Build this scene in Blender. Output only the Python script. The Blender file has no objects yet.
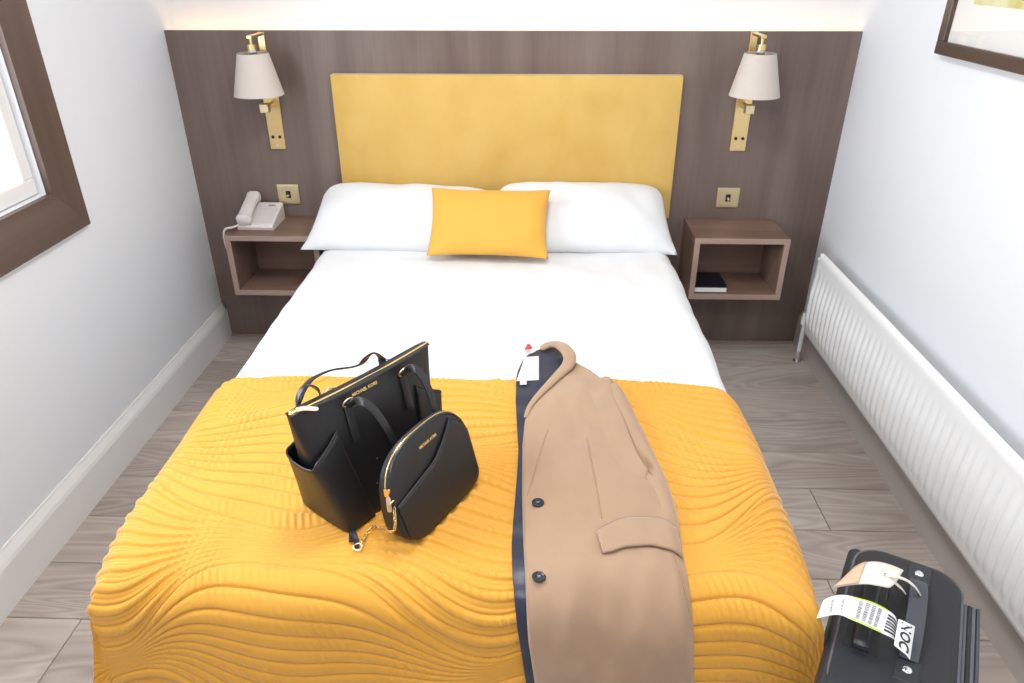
import bpy, bmesh, math, random
import numpy as np
from mathutils import Vector, Matrix
random.seed(7); RNG = np.random.RandomState(5)
S = bpy.context.scene
C = S.collection
PI = math.pi

# ------------------------------------------------------------------ camera
FPX = 720.04; CAM = np.array([0.1007, -2.9574, 1.5738]); YAW, PITCH, ROLL = 0.0305, 0.4926, -0.0011
def cam_axes():
    cy, sy, cp, sp = math.cos(YAW), math.sin(YAW), math.cos(PITCH), math.sin(PITCH)
    F = np.array([-sy*cp, cy*cp, -sp]); R = np.array([cy, sy, 0.0]); U = np.cross(R, F)
    cr, sr = math.cos(ROLL), math.sin(ROLL)
    return cr*R+sr*U, -sr*R+cr*U, F
CR, CU, CF = cam_axes()
cd = bpy.data.cameras.new('camera'); cam = bpy.data.objects.new('camera', cd); C.objects.link(cam)
cd.sensor_fit = 'HORIZONTAL'; cd.sensor_width = 36.0; cd.lens = FPX/1024*36.0; cd.clip_start = 0.02
cam.matrix_world = Matrix(((CR[0], CU[0], -CF[0], CAM[0]), (CR[1], CU[1], -CF[1], CAM[1]),
                           (CR[2], CU[2], -CF[2], CAM[2]), (0, 0, 0, 1)))
S.camera = cam
def ray(px, py): return CF + CR*(px-512)/FPX + CU*(341.5-py)/FPX
def hit(px, py, axis, val):
    d = ray(px, py); return CAM + d*(val-CAM[axis])/d[axis]

# ------------------------------------------------------------------ world, daylight, exposure
w = bpy.data.worlds.new('world'); S.world = w; w.use_nodes = True
bg = w.node_tree.nodes['Background']; bg.inputs[0].default_value = (0.86, 0.93, 1.0, 1); bg.inputs[1].default_value = 11.0
S.view_settings.view_transform = 'Standard'; S.view_settings.look = 'None'
S.view_settings.exposure = 0.0; S.view_settings.gamma = 1.0; S.view_settings.use_curve_mapping = False
FILL_LAMP_W = 18.5
LED_E = 7.0
WX = 1.325            # half room width
YF = -3.95            # wall behind the camera
ZC = 2.45             # ceiling
WIN_Y0, WIN_Y1, WIN_Z0, WIN_Z1 = -2.36, -0.935, 0.957, 2.05     # opening
pl = bpy.data.lights.new('window_portal', 'AREA'); pl.shape = 'RECTANGLE'; pl.size = WIN_Z1-WIN_Z0; pl.size_y = WIN_Y1-WIN_Y0
pl.cycles.is_portal = True
po = bpy.data.objects.new('window_portal', pl); C.objects.link(po)
po.location = (-WX-.30, (WIN_Y0+WIN_Y1)/2, (WIN_Z0+WIN_Z1)/2); po.rotation_euler = (0, -PI/2, 0)

# ------------------------------------------------------------------ helpers
def wm(o):
    m = o.matrix_basis.copy()
    while o.parent: o = o.parent; m = o.matrix_basis @ m
    return m
def obj(name, me, mat=None, parent=None, loc=None, rot=None, world=False, smooth=None):
    if isinstance(me, bmesh.types.BMesh):
        b = me; me = bpy.data.meshes.new(name); b.to_mesh(me); b.free()
    o = bpy.data.objects.new(name, me); C.objects.link(o)
    if parent is not None:
        o.parent = parent
        if world: me.transform(wm(parent).inverted())
    if loc is not None: o.location = loc
    if rot is not None: o.rotation_euler = rot
    if mat is not None and not me.materials: me.materials.append(mat)
    if smooth is not None: shade(me, smooth)
    return o
def shade(me, ang):
    me.polygons.foreach_set('use_smooth', [True]*len(me.polygons))
    if ang < 179:
        try: me.set_sharp_from_angle(angle=math.radians(ang))
        except Exception: pass
def tag(o, label, cat=None, group=None, kind=None):
    if label: o['label'] = label
    if cat: o['category'] = cat
    if group: o['group'] = group
    if kind: o['kind'] = kind
    return o
def thing(name, label, cat, loc=(0, 0, 0), rotz=0, group=None):
    o = bpy.data.objects.new(name, None); C.objects.link(o); o.empty_display_size = .05
    o.location = loc; o.rotation_euler = (0, 0, rotz)
    return tag(o, label, cat, group)
def add_box(b, x0, x1, y0, y1, z0, z1, bev=0, seg=2):
    n = bmesh.new(); bmesh.ops.create_cube(n, size=1)
    for v in n.verts: v.co = ((x0+x1)/2+v.co.x*(x1-x0), (y0+y1)/2+v.co.y*(y1-y0), (z0+z1)/2+v.co.z*(z1-z0))
    if bev: bmesh.ops.bevel(n, geom=list(n.edges), offset=bev, segments=seg, affect='EDGES', profile=.5)
    me = bpy.data.meshes.new('t'); n.to_mesh(me); n.free(); b.from_mesh(me); bpy.data.meshes.remove(me); return b
def box(x0, x1, y0, y1, z0, z1, bev=0, seg=2): return add_box(bmesh.new(), x0, x1, y0, y1, z0, z1, bev, seg)
def rawmesh(name, V, F):
    me = bpy.data.meshes.new(name); me.from_pydata([tuple(map(float, v)) for v in V], [], F); me.update(); return me
def gridmesh(P, closeu=False, closev=False, name='m'):
    P = np.asarray(P, dtype=np.float64); nv, nu = P.shape[:2]
    i = np.arange(nv if closev else nv-1)[:, None]; j = np.arange(nu if closeu else nu-1)[None, :]
    i2 = (i+1) % nv; j2 = (j+1) % nu
    q = np.stack([i*nu+j, i*nu+j2, i2*nu+j2, i2*nu+j], -1).reshape(-1, 4)
    me = bpy.data.meshes.new(name); me.vertices.add(nv*nu); me.vertices.foreach_set('co', P.reshape(-1))
    me.loops.add(q.size); me.loops.foreach_set('vertex_index', q.reshape(-1).astype(np.int32))
    me.polygons.add(len(q)); me.polygons.foreach_set('loop_start', np.arange(0, q.size, 4, dtype=np.int32))
    me.update(calc_edges=True); me.validate(); return me
def cap(me, loops):
    b = bmesh.new(); b.from_mesh(me); b.verts.ensure_lookup_table()
    for l in loops:
        try: b.faces.new([b.verts[k] for k in l])
        except ValueError: pass
    bmesh.ops.recalc_face_normals(b, faces=b.faces)
    b.to_mesh(me); b.free(); return me
def loft(rings, cap0=True, cap1=True, name='m'):
    P = np.asarray(rings); me = gridmesh(P, closeu=True, name=name); n = P.shape[1]; m = P.shape[0]
    L = []
    if cap0: L.append(list(range(n))[::-1])
    if cap1: L.append([(m-1)*n+k for k in range(n)])
    return cap(me, L)
def lathe(prof, n=28, axis='z', cap0=True, cap1=True):
    a = np.arange(n)*2*PI/n; R = []
    for r, z in prof:
        x, y = r*np.cos(a), r*np.sin(a); zz = np.full(n, z)
        R.append(np.stack([x, y, zz] if axis == 'z' else ([x, zz, -y] if axis == 'y' else [zz, x, y]), -1))
    return loft(R, cap0, cap1)
def frames(P):
    P = np.asarray(P, float); T = np.gradient(P, axis=0); T /= np.linalg.norm(T, axis=1)[:, None]+1e-12
    return P, T
def sweep(P, ra, rb=None, n=10, up=(0, 0, 1), sq=2.0, caps=True):
    """tube along P; half-sizes ra (sideways) and rb (along 'up'); sq = superellipse exponent"""
    P, T = frames(P); m = len(P); up = np.asarray(up, float)
    if up.ndim == 1: up = np.tile(up, (m, 1))
    ra = np.broadcast_to(np.asarray(ra, float), (m,)); rb = ra if rb is None else np.broadcast_to(np.asarray(rb, float), (m,))
    a = (np.arange(n)+.5)*2*PI/n; ca, sa = np.cos(a), np.sin(a)
    ca = np.sign(ca)*np.abs(ca)**(2/sq); sa = np.sign(sa)*np.abs(sa)**(2/sq)
    R = []
    for k in range(m):
        s = np.cross(T[k], up[k]); s /= np.linalg.norm(s)+1e-12; u = np.cross(s, T[k])
        R.append(P[k]+ca[:, None]*s*ra[k]+sa[:, None]*u*rb[k])
    return loft(R, caps, caps)
def spline(pts, n=40):
    pts = np.asarray(pts, float); m = len(pts); out = []
    t = np.linspace(0, m-1, n)
    for x in t:
        i = min(int(x), m-2); f = x-i
        p0, p1, p2, p3 = pts[max(i-1, 0)], pts[i], pts[i+1], pts[min(i+2, m-1)]
        out.append(.5*((2*p1)+(p2-p0)*f+(2*p0-5*p1+4*p2-p3)*f*f+(-p0+3*p1-3*p2+p3)*f**3))
    return np.array(out)
def smoothnoise(x, y, scale, n=14, seed=1):
    r = np.random.RandomState(seed); o = 0
    for _ in range(n):
        th = r.rand()*2*PI; k = 2*PI/scale*(.6+.9*r.rand()); o = o+np.sin(k*(x*np.cos(th)+y*np.sin(th))+r.rand()*2*PI)
    return o/math.sqrt(n)
def rrect(hw, hd, r, n=6):
    o = []
    for cx, cy, a0 in ((hw-r, hd-r, 0), (-hw+r, hd-r, PI/2), (-hw+r, -hd+r, PI), (hw-r, -hd+r, 1.5*PI)):
        for k in range(n+1):
            a = a0+k*PI/2/n; o.append((cx+r*math.cos(a), cy+r*math.sin(a)))
    return np.array(o)
def text_mesh(s, size, ext=.0005, bold=0.0):
    cu = bpy.data.curves.new('txt', 'FONT'); cu.body = s; cu.size = size; cu.extrude = ext; cu.offset = bold
    cu.align_x = 'CENTER'; cu.align_y = 'CENTER'; cu.resolution_u = 3
    o = bpy.data.objects.new('txt', cu); C.objects.link(o)
    dg = bpy.context.evaluated_depsgraph_get(); me = bpy.data.meshes.new_from_object(o.evaluated_get(dg))
    bpy.data.objects.remove(o); bpy.data.curves.remove(cu); return me
def copy_tree(o, parent=None):
    c = o.copy(); C.objects.link(c); c.parent = parent
    for ch in list(o.children): copy_tree(ch, c)
    return c

# ------------------------------------------------------------------ materials
def mat(name, col, rough=.5, metal=0, bump=None, var=None, sheen=0, coat=0, spec=.5):
    """bump=(scale xyz, strength, dist); var=(scale xyz, colour2, contrast)"""
    m = bpy.data.materials.new(name); m.use_nodes = True; nt = m.node_tree; N = nt.nodes; L = nt.links
    p = N['Principled BSDF']; p.inputs['Base Color'].default_value = (*col, 1); p.inputs['Roughness'].default_value = rough
    p.inputs['Metallic'].default_value = metal; p.inputs['Specular IOR Level'].default_value = spec
    if sheen: p.inputs['Sheen Weight'].default_value = sheen; p.inputs['Sheen Roughness'].default_value = .4
    if coat: p.inputs['Coat Weight'].default_value = coat; p.inputs['Coat Roughness'].default_value = .15
    tc = N.new('ShaderNodeTexCoord')
    def noise(scale, detail=4, dist=0):
        mp = N.new('ShaderNodeMapping'); mp.inputs['Scale'].default_value = scale; L.new(tc.outputs['Object'], mp.inputs[0])
        n = N.new('ShaderNodeTexNoise'); n.inputs['Scale'].default_value = 1; n.inputs['Detail'].default_value = detail
        n.inputs['Distortion'].default_value = dist; L.new(mp.outputs[0], n.inputs['Vector']); return n
    if var:
        n = noise(var[0], 5, .4); r = N.new('ShaderNodeValToRGB'); c = var[2]
        r.color_ramp.elements[0].position = .5-c; r.color_ramp.elements[1].position = .5+c
        r.color_ramp.elements[0].color = (*col, 1); r.color_ramp.elements[1].color = (*var[1], 1)
        L.new(n.outputs['Fac'], r.inputs[0]); L.new(r.outputs[0], p.inputs['Base Color'])
    if bump:
        n = noise(bump[0], 3); bp = N.new('ShaderNodeBump'); bp.inputs['Strength'].default_value = bump[1]; bp.inputs['Distance'].default_value = bump[2]
        L.new(n.outputs['Fac'], bp.inputs['Height']); L.new(bp.outputs[0], p.inputs['Normal'])
    return m
def wood(name, c0, c1, c2, along='z', rough=.42, rnd=False, sc=1.0, knots=0.0):
    m = bpy.data.materials.new(name); m.use_nodes = True; nt = m.node_tree; N = nt.nodes; L = nt.links; p = N['Principled BSDF']
    p.inputs['Roughness'].default_value = rough
    tc = N.new('ShaderNodeTexCoord'); vec = tc.outputs['Object']
    if rnd:
        oi = N.new('ShaderNodeObjectInfo'); mu = N.new('ShaderNodeVectorMath'); mu.operation = 'SCALE'
        mu.inputs[0].default_value = (37.0, 11.0, 5.0); L.new(oi.outputs['Random'], mu.inputs['Scale'])
        ad = N.new('ShaderNodeVectorMath'); ad.operation = 'ADD'; L.new(vec, ad.inputs[0]); L.new(mu.outputs[0], ad.inputs[1]); vec = ad.outputs[0]
    def nz(cross, lng, detail, dist):
        s = {'x': (lng, cross, cross), 'y': (cross, lng, cross), 'z': (cross, cross, lng)}[along]
        mp = N.new('ShaderNodeMapping'); mp.inputs['Scale'].default_value = [k*sc for k in s]; L.new(vec, mp.inputs[0])
        n = N.new('ShaderNodeTexNoise'); n.inputs['Scale'].default_value = 1; n.inputs['Detail'].default_value = detail; n.inputs['Distortion'].default_value = dist
        L.new(mp.outputs[0], n.inputs['Vector']); return n.outputs['Fac']
    def math_(op, a, b):
        k = N.new('ShaderNodeMath'); k.operation = op
        for i, x in enumerate((a, b)):
            if isinstance(x, (int, float)): k.inputs[i].default_value = x
            else: L.new(x, k.inputs[i])
        return k.outputs[0]
    broad = nz(5, .55, 3, .6); fine = nz(70, 1.6, 4, .3)
    # cathedral figure: contour lines of a stretched noise
    fig = nz(4.5, .9, 1.5, 1.2); rings = math_('PINGPONG', math_('MULTIPLY', fig, 14.0), .5); rings = math_('MULTIPLY', rings, 2.0)
    v = math_('ADD', math_('MULTIPLY', broad, .70), math_('MULTIPLY', fine, .15)); v = math_('ADD', v, math_('MULTIPLY', rings, knots))
    r = N.new('ShaderNodeValToRGB'); e = r.color_ramp.elements
    e[0].position = .30; e[0].color = (*c0, 1); e[1].position = .62+knots*.7; e[1].color = (*c2, 1)
    k = e.new(.45+knots*.4); k.color = (*c1, 1)
    L.new(v, r.inputs[0]); L.new(r.outputs[0], p.inputs['Base Color'])
    if rnd:
        hs = N.new('ShaderNodeHueSaturation'); L.new(r.outputs[0], hs.inputs['Color'])
        L.new(math_('ADD', math_('MULTIPLY', oi.outputs['Random'], .26), .87), hs.inputs['Value']); L.new(hs.outputs[0], p.inputs['Base Color'])
    bp = N.new('ShaderNodeBump'); bp.inputs['Strength'].default_value = .15; bp.inputs['Distance'].default_value = .001
    L.new(fine, bp.inputs['Height']); L.new(bp.outputs[0], p.inputs['Normal'])
    return m
def emit(name, col, st):
    m = bpy.data.materials.new(name); m.use_nodes = True; p = m.node_tree.nodes['Principled BSDF']
    p.inputs['Base Color'].default_value = (*col, 1); p.inputs['Emission Color'].default_value = (*col, 1); p.inputs['Emission Strength'].default_value = st; return m
def glass(name, gl=1.0):
    m = bpy.data.materials.new(name); m.use_nodes = True; nt = m.node_tree; N = nt.nodes; L = nt.links
    out = N['Material Output']; t = N.new('ShaderNodeBsdfTransparent'); g = N.new('ShaderNodeBsdfGlossy'); g.inputs['Roughness'].default_value = .02
    lw = N.new('ShaderNodeLayerWeight'); lw.inputs['Blend'].default_value = .5; mx = N.new('ShaderNodeMixShader')
    pw = N.new('ShaderNodeMath'); pw.operation = 'POWER'; pw.inputs[1].default_value = 5; L.new(lw.outputs['Facing'], pw.inputs[0])
    f = N.new('ShaderNodeMath'); f.operation = 'MULTIPLY_ADD'; f.inputs[1].default_value = .92; f.inputs[2].default_value = .04; L.new(pw.outputs[0], f.inputs[0])
    L.new(f.outputs[0], mx.inputs[0]); L.new(t.outputs[0], mx.inputs[1]); L.new(g.outputs[0], mx.inputs[2]); L.new(mx.outputs[0], out.inputs[0]); return m

M = dict(
    paint=mat('wall_paint', (.78, .80, .835), .6, bump=((90, 90, 90), .06, .002)),
    ceil=mat('ceiling_paint', (.85, .85, .85), .7),
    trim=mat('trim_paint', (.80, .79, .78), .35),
    trimshade=mat('trim_paint_shaded', (.50, .46, .43), .45),  # right skirting stands in shadow, shade put into this grey
    panel=wood('panel_walnut', (.125, .084, .070), (.178, .130, .112), (.235, .182, .160), 'z', .45),
    stand=wood('nightstand_walnut', (.165, .096, .069), (.225, .140, .105), (.28, .185, .145), 'x', .40),
    standedge=mat('nightstand_edge', (.36, .25, .205), .45),
    frame=wood('frame_walnut', (.075, .047, .036), (.115, .073, .056), (.16, .105, .08), 'y', .45),
    framez=wood('frame_walnut_upright', (.075, .047, .036), (.115, .073, .056), (.16, .105, .08), 'z', .45),
    plank=wood('floor_oak', (.315, .258, .225), (.425, .362, .320), (.53, .475, .43), 'x', .42, True, 1.0, .26),
    sub=mat('floor_gap', (.05, .04, .035), .9),
    velvet=mat('yellow_velvet', (.58, .355, .080), .8, var=((7, 7, 5), (.68, .45, .13), .24), sheen=.5, bump=((300, 300, 300), .1, .001)),
    quilt=mat('yellow_quilt', (.66, .315, .032), .75, sheen=.35, bump=((700, 700, 700), .15, .0006), var=((5, 5, 5), (.71, .35, .042), .3)),
    cushion=mat('yellow_cushion_cloth', (.74, .39, .06), .85, sheen=.2, bump=((900, 900, 900), .2, .0006)),
    linen=mat('white_linen', (.76, .765, .775), .8, bump=((500, 500, 500), .08, .0005)),
    brass=mat('satin_brass', (.83, .63, .30), .28, 1.0),
    brasspale=mat('pale_brass', (.80, .68, .42), .35, 1.0),
    gold=mat('gold_metal', (.90, .66, .28), .25, 1.0),
    goldpale=mat('rose_gold_metal', (.90, .72, .52), .3, 1.0),
    shade=mat('lamp_shade_fabric', (.60, .535, .485), .85, bump=((600, 600, 600), .1, .0004)),
    dark=mat('dark_plastic', (.012, .012, .013), .4),
    chrome=mat('chrome', (.85, .85, .85), .12, 1.0),
    phone=mat('phone_plastic', (.76, .70, .68), .38),
    cordm=mat('cord_plastic', (.72, .65, .60), .45),
    brown=mat('brown_cable', (.30, .22, .18), .5),
    radi=mat('radiator_enamel', (.84, .84, .84), .28, coat=.2),
    leather=mat('black_leather', (.011, .011, .012), .42, bump=((650, 650, 650), .25, .0008), spec=.5),
    leather2=mat('black_edge', (.02, .02, .022), .35),
    lining=mat('navy_lining', (.014, .018, .042), .38, sheen=.2, bump=((25, 25, 25), .3, .006)),
    camel=mat('camel_wool', (.355, .228, .143), .9, sheen=.35, bump=((900, 900, 900), .3, .0008), var=((9, 9, 9), (.39, .258, .166), .3)),
    camelseam=mat('camel_seam', (.30, .175, .095), .9),
    navyb=mat('navy_button', (.012, .016, .028), .35),
    paper=mat('white_paper', (.85, .85, .85), .6),
    ink=mat('print_black', (.03, .03, .035), .6),
    greyink=mat('print_grey', (.25, .25, .27), .6),
    lime=mat('print_lime', (.55, .80, .05), .6),
    red=mat('red_cloth', (.65, .05, .06), .7),
    cover=mat('book_cover', (.008, .010, .018), .3),
    suit=mat('suitcase_fabric', (.021, .021, .023), .7, bump=((900, 900, 900), .4, .0008)),
    suitlea=mat('suitcase_leatherette', (.022, .024, .030), .42, bump=((300, 300, 300), .3, .001)),
    suitgrey=mat('suitcase_piping_grey', (.10, .105, .12), .6),
    web=mat('webbing_grey', (.055, .058, .072), .6, bump=((800, 800, 800), .3, .0008)),
    tagtan=mat('tag_cream', (.72, .66, .58), .6, var=((12, 12, 12), (.80, .75, .68), .2)),
    tagbrown=mat('tag_tan', (.60, .44, .31), .6),
    pvc=mat('white_pvc', (.82, .83, .84), .3),
    matb=mat('picture_mount', (.82, .80, .77), .7),
    art=mat('picture_print', (.55, .50, .10), .6, var=((9, 9, 9), (.75, .70, .42), .1)),
    bronze=wood('picture_frame_bronze', (.060, .036, .024), (.095, .058, .038), (.14, .09, .06), 'y', .35),
    led=emit('led_diffuser', (1.0, .70, .40), LED_E),
    glass=glass('window_glass'),
    lens=emit('fill_lamp_diffuser', (1.0, .95, .88), 3.0),  # glowing face of the added ceiling fill lamps
)

# ------------------------------------------------------------------ room shell
TH = .28
def struct(name, me, m, label=None, smooth=None):
    o = obj(name, me, m, smooth=smooth); o['kind'] = 'structure'
    if label: o['label'] = label
    return o
floor = struct('floor', box(-WX-.1, WX+.1, YF, .12, -.06, -.012), M['sub'], 'grey brown oak plank floor around the bed')
joint = {6: 1.037, 8: .955, 9: -1.10}; PLK = 1.38; gap = .0024
pcache = {}
def plank_mesh(l, wd):
    k = (round(l, 3), round(wd, 3))
    if k not in pcache:
        me = bpy.data.meshes.new('plank'); b = box(-l/2, l/2, -wd/2, wd/2, -.012, 0, .0016, 1); b.to_mesh(me); b.free()
        me.materials.append(M['plank']); pcache[k] = me
    return pcache[k]
r = 0; y1 = .0
while y1 > YF+.01:
    y0 = max(-.037-.2*r, YF)
    x = joint.get(r, random.uniform(-.05, .05))
    while x > -WX: x -= PLK
    while x < WX:
        xa, xb = max(x, -WX), min(x+PLK, WX)
        if xb-xa > .02: obj('plank', plank_mesh(xb-xa-gap, y1-y0-gap), None, floor, ((xa+xb)/2, (y0+y1)/2, 0))
        x += PLK
    y1 = y0; r += 1
struct('ceiling', box(-WX-TH, WX+.1, YF-.1, .2, ZC, ZC+.1), M['ceil'], 'plain white ceiling')
struct('wall_back', box(-WX-TH, WX+.1, .10, .2, -.06, ZC), M['paint'], 'pale wall above the wooden panel, lit by the strip light')
struct('wall_front', box(-WX-TH, WX+.1, YF-.1, YF, -.06, ZC), M['paint'], 'plain white wall behind the camera')
struct('wall_right', box(WX, WX+.1, YF, .1, -.06, ZC), M['paint'], 'white painted wall behind the radiator')
b = bmesh.new()
for a in ((YF, .1, -.06, WIN_Z0), (YF, .1, WIN_Z1, ZC), (YF, WIN_Y0, WIN_Z0, WIN_Z1), (WIN_Y1, .1, WIN_Z0, WIN_Z1)):
    add_box(b, -WX-TH, -WX, a[0], a[1], a[2], a[3])
struct('wall_left', b, M['paint'], 'white painted wall with the wood framed window')
def baseboard(name, side, m, label):
    prof = [(0, 0), (.020, 0), (.020, .122), (.017, .134), (.006, .155), (.004, .162), (0, .162)]
    V = []; F = []
    for y in (YF, -.0005):
        for d, z in prof: V.append((side*(WX-d), y, z))
    n = len(prof)
    for k in range(n): F.append([k, (k+1) % n, n+(k+1) % n, n+k])
    F += [list(range(n)), list(range(n, 2*n))[::-1]]
    me = rawmesh(name, V, F); cap(me, []); return struct(name, me, m, label)
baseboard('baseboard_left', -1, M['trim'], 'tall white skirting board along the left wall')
baseboard('baseboard_right', 1, M['trimshade'], 'skirting board below the radiator, its shade put into a grey colour')
struct('trim_1', box(-WX+.021, WX-.021, -.012, -.0005, 0, .010, .002), M['standedge'], 'thin brown strip where the wooden panel meets the floor')

# window
win = bpy.data.objects.new('window_1', None); C.objects.link(win); win.location = (-WX, WIN_Y1, WIN_Z0); tag(win, 'bright window with a wide dark wood frame in the left wall', kind='structure')
FW = .135; fx0, fx1 = -WX-.002, -WX+.018
def miter(name, pts, m):
    V = [(fx0, y, z) for y, z in pts]+[(fx1, y, z) for y, z in pts]
    me = rawmesh(name, V, [[0, 1, 2, 3], [7, 6, 5, 4]]+[[k, k+4, (k+1) % 4+4, (k+1) % 4] for k in range(4)]); cap(me, [])
    obj(name, me, m, win, world=True)
a0, a1, c0, c1 = WIN_Y0, WIN_Y1, WIN_Z0, WIN_Z1
miter('frame_board', [(a0-FW, c0-FW), (a1+FW, c0-FW), (a1, c0), (a0, c0)], M['frame'])
miter('frame_board', [(a1+FW, c0-FW), (a1+FW, c1+FW), (a1, c1), (a1, c0)], M['framez'])
miter('frame_board', [(a1+FW, c1+FW), (a0-FW, c1+FW), (a0, c1), (a1, c1)], M['frame'])
miter('frame_board', [(a0-FW, c1+FW), (a0-FW, c0-FW), (a0, c0), (a0, c1)], M['framez'])
sx0, sx1 = -WX-.075, -WX-.022
obj('window_sill', box(-WX-.21, -WX-.0755, a0+.002, a1-.002, c0+.001, c0+.012, .002), M['trim'], win, world=True)
b = bmesh.new(); sw = .05
for q in ((a0+.002, a1-.002, c0+.002, c0+sw), (a0+.002, a1-.002, c1-sw, c1-.002), (a0+.002, a0+sw, c0+sw, c1-sw), (a1-sw, a1-.002, c0+sw, c1-sw),
          ((a0+a1)/2-.03, (a0+a1)/2+.03, c0+sw, c1-sw)): add_box(b, sx0, sx1, *q, .003, 1)
obj('sash', b, M['trim'], win, world=True)
for ya, yb in ((a0+sw, (a0+a1)/2-.03), ((a0+a1)/2+.03, a1-sw)):
    obj('pane', box(sx0+.02, sx0+.024, ya, yb, c0+sw, c1-sw), M['glass'], win, world=True)

# wooden panel behind the bed, strip light
pt = thing('wall_panel', 'dark walnut panel covering the wall behind the bed', 'wall panel', (0, 0, 0))
obj('panel_board', box(-WX+.0205, WX-.0205, 0, .02, .0, 1.3204), M['panel'], pt, world=True)
obj('panel_board', box(-WX+.0005, -WX+.0205, 0, .02, .163, 1.3204), M['panel'], pt, world=True)
obj('panel_board', box(WX-.0205, WX-.0005, 0, .02, .163, 1.3204), M['panel'], pt, world=True)
obj('ledge', box(-WX+.001, WX-.001, .02, .0995, 1.27, 1.288), M['panel'], pt, world=True)
ls = thing('strip_light', 'warm glowing strip light along the top of the wooden panel', 'strip light', (0, .05, 1.288))
obj('diffuser', box(-WX+.01, WX-.01, .028, .042, 1.2925, 1.306, .002), M['led'], ls, world=True)
obj('channel', box(-WX+.008, WX-.008, .024, .046, 1.2882, 1.2925), M['chrome'], ls, world=True)
# unseen ceiling lamps above the frame, added as soft fill light
for k, (x, y) in enumerate(((0, -1.45), (0, -3.0))):
    d = thing('fill_lamp', 'unseen round ceiling fill lamp added over the '+('bed' if k == 0 else 'floor past the foot of the bed'), 'ceiling lamp', (x, y, ZC), 0, 'added ceiling fill lamps')
    obj('rim', lathe([(.255, -.0005), (.265, -.004), (.265, -.045), (.258, -.050), (.250, -.048)], 40, cap0=False, cap1=False), M['trim'], d, smooth=40)
    obj('diffuser', lathe([(.249, -.0005), (.249, -.046)], 40), M['lens'], d)
    L = bpy.data.lights.new('fill_lamp_light', 'AREA'); L.shape = 'DISK'; L.size = .48; L.energy = FILL_LAMP_W; L.color = (1.0, .985, .965)
    lo = bpy.data.objects.new('fill_lamp_light', L); C.objects.link(lo); lo.parent = d; lo.location = (0, 0, -.052)

# ------------------------------------------------------------------ bed
XC, ZT, HW, YFOOT, RB = -.052, .548, .697, -2.035, .06
def bedsurf(a, b, h):
    """a: sideways distance from the bed's middle line, b: y measured along the cloth, h: height above the duvet"""
    a = np.asarray(a, float); b = np.asarray(b, float); h = np.asarray(h, float)
    R = RB+h; hw = HW+h; yf = YFOOT-h
    da = np.maximum(np.abs(a)-(hw-R), 0); db = np.maximum((yf+R)-b, 0); sg = np.sign(a)
    fa = np.minimum(da/R, PI/2); fb = np.minimum(db/R, PI/2)
    ea = np.maximum(da-R*PI/2, 0); eb = np.maximum(db-R*PI/2, 0)
    za = R*(1-np.cos(fa))+ea; zb = R*(1-np.cos(fb))+eb
    k = .02; z = np.maximum(za, zb)+np.where((za > 0) & (zb > 0), k*np.exp(-np.abs(za-zb)/k)*.25*np.minimum(1, np.minimum(za, zb)/.05), 0)
    m = np.minimum(ea, eb)
    x = sg*(np.minimum(np.abs(a), hw-R)+R*np.sin(fa)+np.where(sg < 0, .14, .16)*m); y = np.maximum(b, yf+R)-R*np.sin(fb)-.10*m
    sf = np.clip((YFOOT+.30-b)/.30, 0, 1)**2*np.clip((np.abs(a)-.42)/.22, 0, 1)
    x = x-np.where(sg < 0, -.042, .020)*sf
    return np.stack([x+XC+0*z, y+0*z, ZT+h-z], -1)
def bed_hit(px, py, h):
    """pixel -> (a, b) on the cloth at height h"""
    d = ray(px, py); R = RB+h; yf = YFOOT-h; zt = ZT+h
    p = CAM+d*(zt-CAM[2])/d[2]
    if p[1] >= yf+R: return p[0]-XC, p[1]
    p2 = CAM+d*(yf-CAM[1])/d[1]
    if p2[2] <= zt-R: return p2[0]-XC, (yf+R)-R*PI/2-((zt-R)-p2[2])
    lo, hi = 0.0, PI/2                      # on the rounded edge
    best = None
    for f in np.linspace(0, PI/2, 90):
        q = CAM+d*((yf+R-R*math.sin(f))-CAM[1])/d[1]; e = abs(q[2]-(zt-R+R*math.cos(f)))
        if best is None or e < best[0]: best = (e, f, q)
    return best[2][0]-XC, (yf+R)-best[1]*R
bed = thing('bed', 'double bed under the white duvet and yellow bedspread', 'bed', (XC, -1.0, 0))
obj('divan_base', box(XC-.655, XC+.655, -1.985, -.03, .07, .30, .02), M['linen'], bed, world=True)
obj('mattress', box(XC-.665, XC+.665, -1.995, -.03, .301, .535, .05, 4), M['linen'], bed, world=True, smooth=60)
for sx in (-.55, .55):
    for y in (-1.85, -.2): obj('leg', lathe([(.025, 0), (.03, .07)], 16), M['dark'], bed, (sx, y+1.0, 0))

# duvet
na, nb = 260, 250
av = np.concatenate([np.linspace(-HW-.26, -HW, 30, False), np.linspace(-HW, HW, na-60, False), np.linspace(HW, HW+.26, 30)])
bv = np.linspace(-.055, -2.05, nb); A, B = np.meshgrid(av, bv)
wr = .0035*smoothnoise(A, B, .55, 10, 3)+.0016*smoothnoise(A, B, .16, 12, 4)
def crease(p0, p1, h, wd):
    a0, b0 = bed_hit(*p0, 0); a1, b1 = bed_hit(*p1, 0); t = np.clip(((A-a0)*(a1-a0)+(B-b0)*(b1-b0))/((a1-a0)**2+(b1-b0)**2), 0, 1)
    d = np.hypot(A-a0-t*(a1-a0), B-b0-t*(b1-b0)); return h*np.exp(-(d/wd)**2)*np.sin(PI*np.clip(t*.94+.03, 0, 1))
wr += crease((480, 290), (468, 372), .008, .012)+crease((470, 300), (470, 345), -.006, .01)+crease((528, 340), (485, 376), .008, .016)+crease((600, 290), (640, 372), .004, .02)
wr *= np.clip((-B-.05)/.3, 0, 1)
drop = np.maximum(np.abs(A)-HW, 0)
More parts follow.
